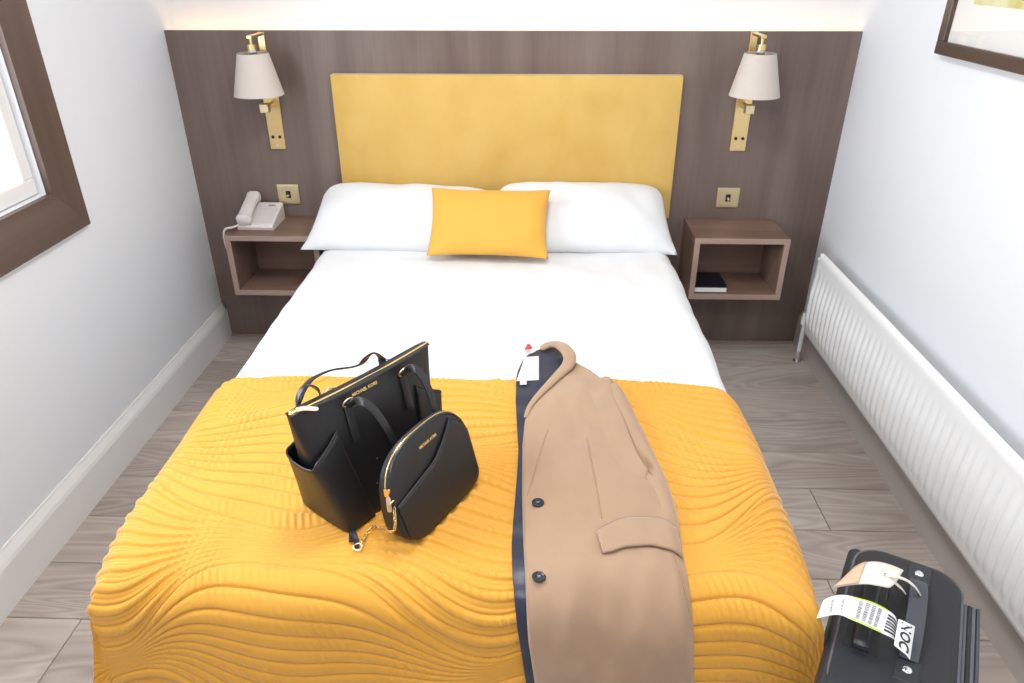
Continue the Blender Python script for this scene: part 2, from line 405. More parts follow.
P = bedsurf(A, B, np.clip(wr, -.004, .012)*np.clip(1-drop/.2, .2, 1))
P[..., 0] += np.sign(A)*drop*.12*(1+.5*np.sin(B*13+1))
me = gridmesh(P[:, ::-1]); dv = obj('duvet', me, M['linen'], smooth=180)
tag(dv, 'smooth white duvet spread over the bed', 'duvet')
sm = dv.modifiers.new('thickness', 'SOLIDIFY'); sm.thickness = .006; sm.offset = -1

# bedspread
QA, Q0, Q1 = HW+.30, -1.277, YFOOT-.40
na, nb = 1000, 590
av = np.linspace(-QA, QA, na); bv = np.linspace(Q0, Q1, nb); A, B = np.meshgrid(av, bv)
def quilt_relief(a, b):
    L, H, Am, N = .80, .265, .098, 10
    a = a-.03; b = b-.03
    ph = [0.4, 2.9, 5.3, 7.9, 10.6, 13.2, 15.7, 18.4]
    Y = [(-1.02-k*H)+Am*np.sin(2*PI*a/L+ph[k])+.02*np.sin(2*PI*a/.37+k) for k in range(8)]
    out = np.zeros_like(a); pk = smoothnoise(a, b, .22, 10, 9)
    for k in range(7):
        g = Y[k]-Y[k+1]; t = (Y[k]-b)/g; ins = (t >= 0) & (t < 1)
        tt = np.clip(t, 0, 1); tt = tt-.035*np.sin(2*PI*tt)
        psi = tt*N; row = np.floor(psi); f = psi-row; sp = g/N
        amp = np.clip(.28*sp, .0022, .0080)
        puff = np.sqrt(np.clip(1-np.abs(2*f-1)**3, 0, 1))
        pucker = np.sin(a*2*PI/.016+row*2.4+b*130)*np.clip(.35+.5*pk, 0, 1)
        h1 = amp*(puff-.5)+.0017*pucker*puff*np.clip(sp/.03, 0, 1)
        if k % 2 == 1:
            fp = f/.46; p2 = np.sqrt(np.clip(1-np.abs(2*fp-1)**2.4, 0, 1)); fl = np.abs(np.sin(PI*np.clip((f-.46)/.54, 0, 1)*2))
            wide = np.clip((sp-.014)/.008, 0, 1)
            h2 = np.where(f < .46, amp*1.05*p2+.0018*pucker*p2, .0018*fl)-.004
            h1 = h1*(1-wide)+h2*wide
        h1 = h1-.0028*np.exp(-(np.minimum(f, 1-f)*sp/.0016)**2)*np.clip((sp-.008)/.008, 0, 1)
        out = np.where(ins, h1, out)
    return out
rel = quilt_relief(A, B)
edge = np.minimum(np.clip((A+QA)/.012, 0, 1), np.clip((QA-A)/.012, 0, 1))*np.minimum(np.clip((Q0-B)/.012, 0, 1), np.clip((B-Q1)/.012, 0, 1))
sag = .004*smoothnoise(A, B, .5, 8, 12)
B2 = B-.040*np.clip((np.abs(A)-.42)/.30, 0, 1)**2*np.clip((B-Q0+.3)/.3, 0, 1)
P = bedsurf(A, B2, .0125+sag)
gu = np.gradient(P, axis=1); gv = np.gradient(P, axis=0); nn = np.cross(gv, gu); nn /= np.linalg.norm(nn, axis=2)[..., None]+1e-9
dd = np.maximum((YFOOT-.03)-B, 0); side = np.maximum(np.abs(A)-HW-.03, 0)
P[..., 1] -= dd*.02*(1+.6*np.sin(A*9+.6)); P[..., 0] += np.sign(A)*side*.02
rel = rel*(1-.45*np.clip((np.abs(A)-HW+.06)/.06, 0, 1))
P += nn*((rel+.001)*edge-.006*(1-edge))[..., None]
me = gridmesh(P[:, ::-1]); q = obj('bedspread', me, M['quilt'], smooth=180)
tag(q, 'mustard yellow quilted bedspread with stitched wave pattern over the foot of the bed', 'bedspread')

# headboard, pillows
hb = thing('headboard', 'yellow velvet padded headboard mounted on the wooden panel', 'headboard', (XC+.03, -.0255, .60))
n1, n2 = 60, 30; U, V = np.meshgrid(np.linspace(-1, 1, n1), np.linspace(-1, 1, n2))
hw_, hh_ = .678, .281
dpt = .045+.009*(1-np.abs(U)**16)*(1-np.abs(V)**10)
F_ = np.stack([-.011+U*hw_, -dpt, .886+V*hh_], -1)
rb = gridmesh(F_); bb = bmesh.new(); bb.from_mesh(rb); bb.verts.ensure_lookup_table()
bd = [e for e in bb.edges if e.is_boundary]; ex = bmesh.ops.extrude_edge_only(bb, edges=bd)
nv_ = [v for v in ex['geom'] if isinstance(v, bmesh.types.BMVert)]
for v in nv_: v.co.y = -.0005
bmesh.ops.recalc_face_normals(bb, faces=bb.faces)
obj('padded_panel', bb, M['velvet'], hb, world=True, smooth=50)

def pillow(hw, hh, th, pinch, seed, wr=.004, n=56, taper=0.0):
    U, V = np.meshgrid(np.linspace(-1, 1, n), np.linspace(-1, 1, n))
    hw = hw*(1-taper*(V+1))
    ox = hw*(U*(1-pinch*(1-V**2)*np.abs(U)**3)); oy = hh*(V*(1-pinch*1.2*(1-U**2)*np.abs(V)**3))
    if taper: ox = ox*(1-.17*np.clip(V, 0, 1)**5*np.abs(U)**3); oy = oy*(1-.10*np.clip(V, 0, 1)**3*np.abs(U)**6)
    t = th*np.clip((1-np.abs(U)**2.6)*(1-np.abs(V)**2.2), 0, 1)**.55
    ns = smoothnoise(ox, oy, .16, 12, seed)*wr*np.clip(t/th*2, 0, 1)
    # crinkles running in from the seams
    r_ = np.sin(ox*60+3*np.sin(oy*20))*wr*.45*np.clip(np.abs(V)-.55, 0, 1)*2*(1-np.abs(V)**8)+np.sin(oy*70+2*np.sin(ox*25))*wr*.5*np.clip(np.abs(U)-.6, 0, 1)*2*(1-np.abs(U)**8)
    top = np.stack([ox, oy, t+ns+r_], -1); bot = np.stack([ox, oy, -t*.8-ns*.5], -1)
    me = gridmesh(top); b = bmesh.new(); b.from_mesh(me); m2 = gridmesh(bot[:, ::-1]); b.from_mesh(m2)
    bmesh.ops.remove_doubles(b, verts=b.verts, dist=.0002); bmesh.ops.recalc_face_normals(b, faces=b.faces); return b
def place(o, loc, rx, rz=0, ry=0):
    o.location = loc; o.rotation_euler = (rx, ry, rz)
p1 = obj('pillow', pillow(.405, .162, .085, .05, 21, taper=.055), M['linen'], smooth=180); place(p1, (-.405, -.195, .644), math.radians(39), math.radians(-2), math.radians(1.0))
tag(p1, 'plump white pillow at the window and telephone side', 'pillow', 'white pillows')
p2 = obj('pillow', pillow(.372, .166, .085, .05, 22, taper=.035), M['linen'], smooth=180); place(p2, (.292, -.190, .652), math.radians(39), math.radians(2.5), math.radians(1.0))
tag(p2, 'plump white pillow at the radiator side, overlapping the other pillow', 'pillow', 'white pillows')
cu = obj('throw_cushion', pillow(.228, .137, .052, .055, 23, .003), M['cushion'], smooth=180); place(cu, (-.066, -.352, .683), math.radians(50), math.radians(-2.5))
tag(cu, 'small yellow rectangular cushion leaning on the white pillows', 'cushion')

# ------------------------------------------------------------------ nightstands
def nightstand(x0, x1, zb, zt, label):
    t = thing('nightstand', label, 'nightstand', ((x0+x1)/2, -.125, zb), 0, 'wall mounted nightstands'); k = .022; D = -.25; f = D+.004
    def part(nm, *a):
        o = obj(nm, box(*a, .0015, 1), M['stand'], t, world=True)
    part('top_board', x0, x1, f, -.0005, zt-k, zt); part('bottom_board', x0, x1, f, -.0005, zb, zb+k)
    part('side_board', x0, x0+k, f, -.0005, zb+k, zt-k); part('side_board', x1-k, x1, f, -.0005, zb+k, zt-k)
    part('back_board', x0+k, x1-k, -.014, -.0005, zb+k, zt-k)
    b = bmesh.new()
    for q in ((x0, x1, zt-k, zt), (x0, x1, zb, zb+k), (x0, x0+k, zb+k, zt-k), (x1-k, x1, zb+k, zt-k)): add_box(b, q[0], q[1], D, f-.0002, q[2], q[3], .001, 1)
    obj('front_edging', b, M['standedge'], t, world=True)
    return t
nightstand(-1.138, -.760, .323, .583, 'open wooden nightstand carrying the telephone')
nightstand(.741, 1.114, .328, .590, 'open wooden nightstand with a book inside, beside the radiator')
# book
bk = thing('book', 'black covered book lying inside the open nightstand', 'book', (.82, -.15, .3502))
obj('page_block', box(.768, .897, -.232, -.085, .3535, .3735), M['paper'], bk, world=True)
obj('cover_board', box(.764, .900, -.235, -.082, .3502, .3530, .001, 1), M['cover'], bk, world=True)
obj('cover_board', box(.764, .900, -.235, -.082, .3740, .3768, .001, 1), M['cover'], bk, world=True)
obj('spine', box(.764, .900, -.0815, -.0785, .3502, .3768, .001, 1), M['cover'], bk, world=True)

# ------------------------------------------------------------------ telephone
ph = thing('telephone', 'pale pink corded desk telephone on the nightstand', 'telephone', (-1.04, -.09, .583))
x0, x1, ya, yb, z0 = -1.108, -.958, -.178, -.022, .5832
V = []; n = 14
prof = [(ya, z0), (ya-.004, z0+.012), (ya, z0+.022)]+[(ya+(yb-ya)*k/8, z0+.022+.046*(k/8)**.9) for k in range(1, 9)]+[(yb+.001, z0+.04), (yb, z0)]
ringsx = [x0, x0+.003, x1-.003, x1]; shr = [.96, 1, 1, .96]; cyc = np.mean(np.array(prof), 0)
R_ = [[(xx, cyc[0]+(y-cyc[0])*s, z0+(z-z0)*s) for y, z in prof] for xx, s in zip(ringsx, shr)]
base = obj('phone_base', loft(R_), M['phone'], ph, world=True, smooth=35)
def slope_z(y): return z0+.022+.046*((y-ya)/(yb-ya))**.9
obj('display', sweep([(-.985, -.045, slope_z(-.045)+.0008), (-1.012, -.045, slope_z(-.045)+.0008)], .006, .0012, 8, sq=6), M['greyink'], base, world=True)
obj('face_plate', gridmesh(np.array([[(x, y, slope_z(y)+.0006) for x in np.linspace(-1.045, -.966, 3)] for y in np.linspace(-.165, -.062, 10)])), mat('phone_face', (.70, .64, .63), .45), base, world=True, smooth=60)
hx = -1.076; ys = np.linspace(-.192, -.012, 26); tt = np.linspace(-1, 1, 26)
zc = np.array([slope_z(min(max(y, ya), yb)) for y in ys])+.020+.010*(1-tt**2)
ra = .026+.005*np.abs(tt)**2; rb_ = .014+.012*np.clip((np.abs(tt)-.55)/.35, 0, 1)
ra[[0, -1]] *= .7; rb_[[0, -1]] *= .6
obj('handset', sweep(np.stack([np.full(26, hx)-.004*tt, ys, zc], -1), ra, rb_, 14, sq=3), M['phone'], ph, world=True, smooth=60)
cp = spline([(-1.098, -.186, .606), (-1.115, -.205, .603), (-1.140, -.215, .600), (-1.152, -.215, .575), (-1.152, -.212, .52), (-1.147, -.18, .46), (-1.145, -.12, .43), (-1.144, -.06, .44), (-1.144, -.006, .46)], 60)
obj('cord', sweep(cp, .0045, None, 8), M['cordm'], ph, world=True, smooth=60)
cb = obj('cable', sweep(spline([(-.995, -.003, .322), (-.992, -.004, .26), (-.990, -.004, .18), (-.975, -.004, .12), (-.955, -.004, .07), (-.93, -.004, .02)], 30), .0028, None, 8), M['brown'], smooth=60)
tag(cb, 'thin brown cable running down the panel below the telephone nightstand', 'cable')

# ------------------------------------------------------------------ wall lamps and switch plates
def lamp():
    t = thing('wall_lamp', '', 'wall lamp', (0, 0, 0), 0, 'brass wall lamps')
    obj('back_plate', box(-.031, .031, -.009, -.0003, 0, .27, .0015, 1), M['brass'], t)
    obj('upright', box(-.013, .013, -.014, -.0003, .2705, .445, .0015, 1), M['brass'], t)
    obj('arm', box(-.010, .010, -.140, -.0142, .432, .443, .002, 1), M['brass'], t)
    sk = obj('lamp_holder', lathe([(.0055, .4318), (.0055, .412), (.016, .411), (.0165, .393), (.012, .392), (.012, .375)], 20), M['brass'], t, (0, -.125, 0), smooth=40)
    obj('collar', lathe([(.0145, .3915), (.0145, .379), (.0125, .3915)], 20, cap0=False, cap1=False), M['pvc'], sk)
    obj('bulb', lathe([(.008, .374), (.018, .35), (.022, .325), (.014, .303), (.002, .298)], 16), M['pvc'], sk, smooth=60)
    obj('lamp_shade', lathe([(.0570, .382), (.0925, .233), (.0905, .233), (.0555, .381), (.0570, .382)], 40, cap0=False, cap1=False), M['shade'], t, (0, -.125, 0), smooth=40)
    b = bmesh.new()
    for k in range(3):
        a = k*2*PI/3+.4; me = sweep([(.012*math.cos(a), .012*math.sin(a), .378), (.0558*math.cos(a), .0558*math.sin(a), .376)], .0015, None, 6); b.from_mesh(me)
    obj('shade_carrier', b, M['brass'], t, (0, -.125, 0))
    kn = obj('reading_light', lathe([(.012, -.0092), (.012, -.070)], 20, 'y'), M['brass'], t, (0, 0, .178), smooth=40)
    obj('light_head', box(-.017, .017, -.102, -.0702, -.017, .017, .003, 2), M['brasspale'], kn, (0, 0, 0))
    for x in (-.014, .014): obj('button', lathe([(.0062, -.0091), (.0062, -.0125), (.005, -.0135)], 16, 'y'), M['dark'], t, (x, 0, .050))
    obj('badge', box(-.006, .006, -.0100, -.0091, .012, .022, .0003, 1), M['goldpale'], t)
    return t
lp = lamp(); lp.location = (-.948, 0, .872); lp['label'] = 'brass wall lamp with grey shade above the telephone'
l2 = copy_tree(lp); l2.location = (.921, 0, .876); l2['label'] = 'brass wall lamp with grey shade at the radiator side of the headboard'
def plate():
    t = thing('wall_switch', '', 'switch', (0, 0, 0), 0, 'brass switch plates')
    obj('face_plate', box(-.046, .046, -.008, -.0003, -.042, .042, .003, 2), M['brasspale'], t)
    tg = obj('switch_rocker', box(-.010, .010, -.0105, -.0081, -.015, .015, .001, 1), M['dark'], t)
    obj('toggle', sweep([(0, -.0106, .0), (0, -.022, -.006)], [.005, .004], None, 10, sq=3), M['brasspale'], tg)
    for x in (-.033, .033): obj('screw', lathe([(.0035, -.0081), (.0035, -.0088)], 12, 'y'), M['brass'], t, (x, 0, 0))
    return t
s1 = plate(); s1.location = (-.935, 0, .682); s1['label'] = 'square brass switch plate above the telephone'
s2 = copy_tree(s1); s2.location = (.911, 0, .682); s2['label'] = 'square brass switch plate above the nightstand with the book'

# ------------------------------------------------------------------ radiator
rd = thing('radiator', 'long white ribbed panel radiator low on the wall', 'radiator', (1.25, -1.4, .175))
ry0, ry1, rz0, rz1, rx = -.25, -2.80, .178, .532, 1.232
ny = 640; ys = np.linspace(ry0, ry1, ny); zs = np.concatenate([[rz0, rz0+.006], np.linspace(rz0+.02, rz1-.03, 24), [rz1-.018, rz1-.008, rz1-.002, rz1]])
Yg, Zg = np.meshgrid(ys, zs); ph_ = ((ry0-Yg)/.0385) % 1.0
rib = np.clip(np.minimum(ph_, 1-ph_)/.5*1.5-.1, 0, 1); rib = rib*rib*(3-2*rib)
fade = np.clip((Zg-rz0-.035)/.03, 0, 1)*np.clip((rz1-.055-Zg)/.10, 0, 1)
bow = .007*np.sin(PI*np.clip((Zg-rz0)/(rz1-rz0), 0, 1)); lip = .013*np.clip((Zg-(rz1-.018))/.018, 0, 1)**2+.008*np.clip((rz0+.008-Zg)/.008, 0, 1)**2
Xg = rx+.007-bow-.0085*rib*fade+lip-.0
obj('front_panel', gridmesh(np.stack([Xg, Yg, Zg], -1)[:, ::-1]), M['radi'], rd, world=True, smooth=50)
obj('end_panel', box(rx+.009, rx+.024, ry0+.0005, ry0+.003, rz0+.004, rz1-.001), M['radi'], rd, world=True)
obj('end_panel', box(rx+.009, rx+.024, ry1-.003, ry1-.0005, rz0+.004, rz1-.001), M['radi'], rd, world=True)
obj('rear_panel', box(rx+.020, rx+.024, ry1, ry0, rz0+.004, rz1-.001, .001, 1), M['radi'], rd, world=True)
for y in (-.5, -2.4): obj('bracket', box(rx+.0245, WX-.0005, y-.02, y+.02, .25, .44), M['radi'], rd, world=True)
obj('bleed_valve', sweep([(rx+.015, ry0+.003, rz1-.03), (rx+.015, ry0+.018, rz1-.03)], .009, None, 12), M['radi'], rd, world=True, smooth=40)
vx, vy = 1.262, -.185
pv = obj('valve', lathe([(.013, .185), (.017, .188), (.017, .215), (.014, .235), (.010, .238)], 18), M['pvc'], rd, smooth=40); pv.data.transform(Matrix.Translation((vx-1.25, vy+1.4, -.175)))
o = obj('valve_tail', sweep([(vx, vy, .200), (vx, ry0+.0003, .200)], .009, None, 12), M['chrome'], rd, world=True, smooth=60)
o = obj('pipe', sweep([(vx, vy, .060), (vx, vy, .184)], .009, None, 12, up=(0, 1, 0)), M['pvc'], rd, world=True, smooth=60)
o = obj('pipe_fitting', sweep([(vx, vy, .0005), (vx, vy, .012), (vx, vy, .013), (vx, vy, .030), (vx, vy, .034), (vx, vy, .0595)], [.017, .017, .010, .010, .014, .013], None, 14, up=(0, 1, 0)), M['chrome'], rd, world=True, smooth=40)

# ------------------------------------------------------------------ picture on the wall
pc = thing('picture', 'dark wood framed picture with white mount hanging on the wall above the radiator', 'picture', (WX, -1.0, 1.31))
py0, py1, pz0, pz1, fw = -1.42, -.600, 1.312, 1.92, .036
for q in ((py0, py1, pz0, pz0+fw), (py0, py1, pz1-fw, pz1), (py0, py0+fw, pz0+fw, pz1-fw), (py1-fw, py1, pz0+fw, pz1-fw)):
    obj('frame_bar', box(WX-.026, WX-.0005, *q, .002, 1), M['bronze'], pc, world=True)
mt = obj('mount', box(WX-.012, WX-.008, py0+fw, py1-fw, pz0+fw, pz1-fw), M['matb'], pc, world=True)
obj('print', box(WX-.0128, WX-.0122, py0+fw+.11, py1-fw-.085, pz0+fw+.105, pz1-fw-.12), M['art'], mt, world=True)
obj('glass_pane', box(WX-.0185, WX-.0165, py0+fw+.0005, py1-fw-.0005, pz0+fw+.0005, pz1-fw-.0005), M['glass'], pc, world=True)

# ------------------------------------------------------------------ tote bag
ZQ = ZT+.0125+.006            # top of the bedspread
def superell(a, b, n, m=72):
    t = np.arange(m)*2*PI/m; c, s = np.cos(t), np.sin(t)
    return np.stack([a*np.sign(c)*np.abs(c)**(2/n), b*np.sign(s)*np.abs(s)**(2/n)], -1)
TB = thing('tote_bag', 'large black leather tote bag with gold zip standing on the yellow bedspread', 'handbag', (-.226, -1.735, ZQ), math.atan2(.8, .6))
TH_ = .272
def ta(t): return .138+.042*t
def tsh(x, t): return np.where(np.asarray(x) > 0, x*(1-.055-.0*t), x*1.045)
def tb(t): return .074-.061*t**1.05
def tring(t, off=0, n=None, m=72):
    e = superell(ta(t)+off, tb(t)+off, n or (6-2.2*t), m); return np.stack([tsh(e[:, 0], t), e[:, 1], np.full(m, t*TH_)], -1)
R_ = [tring(0, -.012), tring(.004, -.004), tring(.02, 0)]+[tring(t) for t in np.linspace(.06, 1, 22)]
R_ = np.array(R_)
for k, rg in enumerate(R_):   # gentle sag of the front and back between the handles
    t = rg[0, 2]/TH_; rg[:, 1] *= 1-.10*np.exp(-((rg[:, 0])/.09)**2)*math.sin(PI*min(1, max(0, t)))
    rg[:, 2] += .006*np.sin(PI*np.clip((rg[:, 0]+.17)/.34, 0, 1))*(t > .9)*-1
tbody = obj('bag_body', loft(R_), M['leather'], TB, smooth=50)
top = R_[-1].copy(); top[:, 2] += .0006
obj('rim_piping', gridmesh(np.array([top[np.r_[0:72]]+np.array([0, 0, 0])+np.stack([np.cos(a)*.0016*np.sign(top[:, 0])*0, np.cos(a)*.0018*np.sign(top[:, 1]), np.full(72, np.sin(a)*.0018)], -1) for a in np.arange(8)*2*PI/8]), True, True), M['leather2'], tbody, smooth=180)
zx = np.linspace(-.186, .168, 60); zz = TH_+.0022-.006*np.sin(PI*np.clip((zx+.17)/.34, 0, 1))
zp = obj('zipper', sweep(np.stack([zx, 0*zx-.002, zz], -1), .0030, .0018, 8), M['gold'], TB, smooth=60)
obj('zipper_tape', sweep(np.stack([zx, 0*zx, zz-.0018], -1), .0105, .0012, 8, sq=6), M['leather2'], TB, smooth=40)
obj('zipper_slider', box(-.184, -.170, -.008, .004, TH_-.0005, TH_+.0075, .002, 2), M['gold'], zp)
obj('zipper_pull', sweep(spline([(-.172, -.006, TH_+.007), (-.162, -.012, TH_+.0085), (-.140, -.026, TH_+.002)], 12), [.003]+[.0052]*10+[.004], .0012, 10, up=(0, -.4, 1), sq=4), M['goldpale'], zp, smooth=50)
# end pockets
for sg in (-1, 1):
    nph, nt = 46, 20; rows = []
    for j in range(nt):
        f = j/(nt-1); row = []
        for i in range(nph):
            q = -1+2*i/(nph-1)                       # -1 front seam ... +1 back seam
            rim = .57+.20*abs(q)**1.7; t = .012+(rim-.012)*f
            a, b_ = ta(t), tb(t); s_ = abs(q)
            bul = .0035+.009*(f**1.6)*(1-s_**3)
            # walk round the end: flat part of the face, then the end itself
            if s_ > .55: x = a-.052*(s_-.55)/.45-.012; y = b_
            else:
                an = s_/.55*PI/2; x = a-.012+.012*math.cos(an)**.6; y = b_*math.sin(an)**.75
            row.append((sg*(x*(.945 if sg > 0 else 1.045)+bul*(1-max(0, s_-.55)/.45*.9)), (y+.0028+bul*.35*(s_ > .2))*(-1 if q < 0 else 1), t*TH_))
        rows.append(row)
    P = np.array(rows); P = P if sg < 0 else P[:, ::-1]
    pk = obj('side_pocket', gridmesh(P), M['leather'], TB, smooth=60); so = pk.modifiers.new('t', 'SOLIDIFY'); so.thickness = .0026; so.offset = 0
    obj('pocket_rim', sweep(P[-1], .0022, .0022, 8), M['leather2'], pk, smooth=60)
# handles
def yface(t): return -tb(t)
for u in (-.072, .074):
    for s in (1, -1):
        t0, t1 = .62, .90
        pts = [(u, s*(yface(t)-.0022), t*TH_) for t in np.linspace(t0, t1, 8)]
        tab = obj('handle_tab', sweep(pts, .009, .0016, 8, up=(0, -s, .2), sq=6), M['leather2'], TB, smooth=40)
        a = np.linspace(0, 2*PI, 20)
        c = np.array([u, s*(yface(.93)-.008), .93*TH_])
        obj('handle_ring', sweep([c+np.array([.012*math.cos(x), -s*.004*math.sin(x), .010*math.sin(x)]) for x in a], .0018, None, 8, up=(0, 1, .01)), M['goldpale'], tab, smooth=60)
hf = [(-.072, -.028, .246), (-.066, -.047, .262), (-.052, -.066, .250), (-.034, -.080, .205), (-.016, -.094, .140), (.004, -.100, .090), (.030, -.100, .066), (.060, -.100, .072), (.084, -.098, .110), (.094, -.090, .170), (.094, -.074, .225), (.087, -.052, .262), (.076, -.036, .262), (.074, -.028, .246)]
obj('handle', sweep(spline(hf, 90), .0085, .0022, 8, up=(0, -1, .35), sq=4), M['leather2'], TB, smooth=50)
TBI = wm(TB).inverted(); TBF = TBI @ Vector(CAM)
def on_bag(px, py, yl):       # pixel -> point in the bag's frame on its plane y = yl
    d = TBI.to_3x3() @ Vector(ray(px, py)); k = (yl-TBF.y)/d.y; return np.array(TBF+d*k)
hr = [on_bag(*k) for k in ((299, 412, .022), (299, 400, .030), (303, 390, .045), (312, 379, .065), (330, 370.5, .085), (350, 367.5, .085), (361, 364, .065), (367, 357, .048), (374, 353, .036), (381, 358, .026), (383, 366, .022))]
obj('handle', sweep(spline(hr, 80), .0085, .0022, 8, up=(.2, .5, 1), sq=4), M['leather2'], TB, smooth=50)
hl = [on_bag(*k) for k in ((297, 408, .022), (298, 397, .026), (303, 388, .030), (310, 385.5, .032), (317, 389, .030), (321, 396, .024))]
obj('handle_loop', sweep(spline(hl, 30), .007, .002, 8, up=(.1, .3, 1), sq=4), M['leather2'], TB, smooth=50)
yl = -.02
for _ in range(4): lp0 = on_bag(364, 388.5, yl); tl = lp0[2]/TH_; yl = yface(tl)*.93
lg = text_mesh('MICHAEL KORS', .0092, .0006, .0003); lo_ = obj('lettering', lg, M['gold'], tbody, (lp0[0], yface(tl)*.93-.0016, lp0[2]), (math.radians(77.5), 0, 0)); lo_['label'] = 'small raised gold brand lettering'
for x, t in ((-.035, .40), (-.05, .22)): obj('stud', lathe([(.0016, 0), (.0012, -.0012)], 10, 'y'), M['goldpale'], tbody, (x, yface(t)*.93-.0006, t*TH_))
sw = spline([(-.128, -.060, .004), (-.142, -.080, .004), (-.158, -.098, .005)], 14)
st = obj('strap_end', sweep(sw, .006, .0018, 8, sq=4), M['leather2'], TB, smooth=50)

# ------------------------------------------------------------------ crossbody bag
CB = thing('crossbody_bag', 'small black leather dome shaped bag with gold chain leaning beside the tote', 'handbag', (-.062, -1.826, ZQ), math.radians(61.6))
LEAN = math.radians(17); HV = .196; WB_ = .131
def outline(inset, n=64):
    o = []
    for k in range(n):
        a = 2*PI*k/n; c, s = math.cos(a), math.sin(a)
        e = 2.9 if s > 0 else 5.0; v0 = .075
        u = (WB_-inset)*math.copysign(abs(c)**(2/e), c); v = v0+((HV-v0-inset) if s > 0 else (v0-inset))*math.copysign(abs(s)**(2/e), s)
        if s < 0: u *= 1-.05*abs(s)
        o.append((u, v))
    return np.array(o)
def cdepth(v): return .060-.038*v/HV
def cpos(u, v, f, off=0): return (u, v*math.sin(LEAN)+f*cdepth(v)-off*math.cos(LEAN), v*math.cos(LEAN)+off*math.sin(LEAN))
R_ = [[cpos(u, v, f) for u, v in outline(i)] for i, f in ((.030, -.015), (.010, 0), (.003, .05), (0, .16), (0, .84), (.003, .95), (.010, 1), (.03, 1.01))]
cbody = obj('bag_body', loft(R_), M['leather'], CB, smooth=45)
us = np.linspace(-.1255, .1235, 60)
def ctop(u):
    e = .100+.022*np.clip((u+.125)/.115, 0, 1) if u < -.01 else .122+.062*((u+.01)/.10)**1.3
    lim = .075+(HV-.075-.008)*(1-min(1, abs(u)/(WB_-.004))**2.9)**(1/2.9); return min(e, lim)
def cbot(u): return .004+.070*(1-(1-min(1, abs(u)/(WB_*.965))**5)**.2)
P = np.array([[cpos(u*(1-.03*(1-j/11)), cbot(u)+(max(ctop(u), cbot(u)+.01)-cbot(u))*j/11, -.012, .0025+.003*math.sin(PI*(u+.12)/.24)*(j/11)) for u in us] for j in range(12)])
fp = obj('front_pocket', gridmesh(P), M['leather'], CB, smooth=60); so = fp.modifiers.new('t', 'SOLIDIFY'); so.thickness = .0024; so.offset = 0
obj('pocket_edge', sweep(P[-1], .0014, None, 8), M['leather2'], fp, smooth=60)
# darker flap slit to the right
arc = [k for k in range(-3, 29)]; ol = outline(0, 64); zpth = np.array([cpos(ol[k % 64][0]*1.01, ol[k % 64][1]+.001, .36) for k in arc])
zpp = obj('zipper', sweep(zpth, .0026, .0022, 8, up=(0, 1, .3)), M['gold'], CB, smooth=60)
for f in (.24, .50):
    obj('zipper_tape', sweep(np.array([cpos(ol[k % 64][0]*1.012, ol[k % 64][1]+.0012, f) for k in arc]), .0012, .0045, 8, up=(0, 1, .3)), M['leather2'], CB, smooth=60)
q0 = np.array(cpos(-WB_+.004, .128, .30)); obj('zipper_slider', box(q0[0]-.004, q0[0]+.004, q0[1]-.006, q0[1]+.006, q0[2]-.008, q0[2]+.010, .002, 2), M['gold'], zpp)
obj('zipper_pull', sweep(spline([q0+(-.003, -.004, -.006), q0+(-.007, -.008, -.018), q0+(-.009, -.010, -.034)], 10), [.003]+[.0048]*8+[.0035], .0012, 10, up=(-1, -.3, 0), sq=4), M['goldpale'], zpp, smooth=50)
def ring(c, r, tube, ax1, ax2, n=18, m=6):
    c = np.asarray(c, float); ax1 = np.asarray(ax1, float); ax2 = np.asarray(ax2, float); nz_ = np.cross(ax1, ax2); P = []
    for a in np.arange(n)*2*PI/n:
        d = ax1*math.cos(a)+ax2*math.sin(a); dn = d/np.linalg.norm(d)
        P.append([c+d*r+dn*tube*math.cos(x)+nz_*tube*math.sin(x) for x in np.arange(m)*2*PI/m])
    return gridmesh(np.array(P), True, True)
dr = q0+np.array([-.002, -.012, -.018]); obj('d_ring', ring(dr, .0075, .0015, (1, 0, 0), (0, -.3, .95)), M['gold'], CB, smooth=60)
# chain from the d ring to the strap end on the bed (world end point from where it lies)
inv = wm(CB).inverted(); pe = hit(361, 544.5, 2, ZQ+.004); pm = hit(373, 527, 2, ZQ+.010)
e_ = np.array(inv @ Vector(pe)); m_ = np.array(inv @ Vector(pm))
cpth = spline([dr+(0, -.004, -.008), dr+(-.016, -.010, -.050), m_, e_], 200)
seg = np.linalg.norm(np.diff(cpth, axis=0), axis=1); cum = np.r_[0, np.cumsum(seg)]; bb = bmesh.new(); nl = int(cum[-1]/.0062)
for k in range(nl):
    i = np.searchsorted(cum, (k+.5)*.0062); p = cpth[min(i, 199)]; d = cpth[min(i+3, 199)]-cpth[max(i-3, 0)]; d /= np.linalg.norm(d)
    s = np.cross(d, (0.3, 1, .2)); s /= np.linalg.norm(s); s2 = np.cross(d, s); s = s if k % 2 else s2
    bb.from_mesh(ring(p, .0048, .0011, d, s*.62, 12, 5))
ch = obj('chain', bb, M['gold'], CB, smooth=180); ch['kind'] = 'stuff'
sr = np.array(inv @ Vector(hit(358, 547, 2, ZQ+.004))); obj('strap_ring', ring(sr, .0085, .0018, (1, 0, 0), (0, .9, .25)), M['goldpale'], CB, smooth=60)
s0 = np.array(inv @ Vector(hit(356.5, 541, 2, ZQ+.004))); s1_ = np.array(inv @ Vector(hit(351, 527, 2, ZQ+.006)))
obj('strap', sweep(spline([sr+(-.004, 0, .001), s0, (s0+s1_)/2+(0, 0, .002), s1_], 14), .0055, .0016, 8, sq=4), M['leather2'], CB, smooth=50)
lg = text_mesh('MICHAEL KORS', .0080, .0006, .0003)
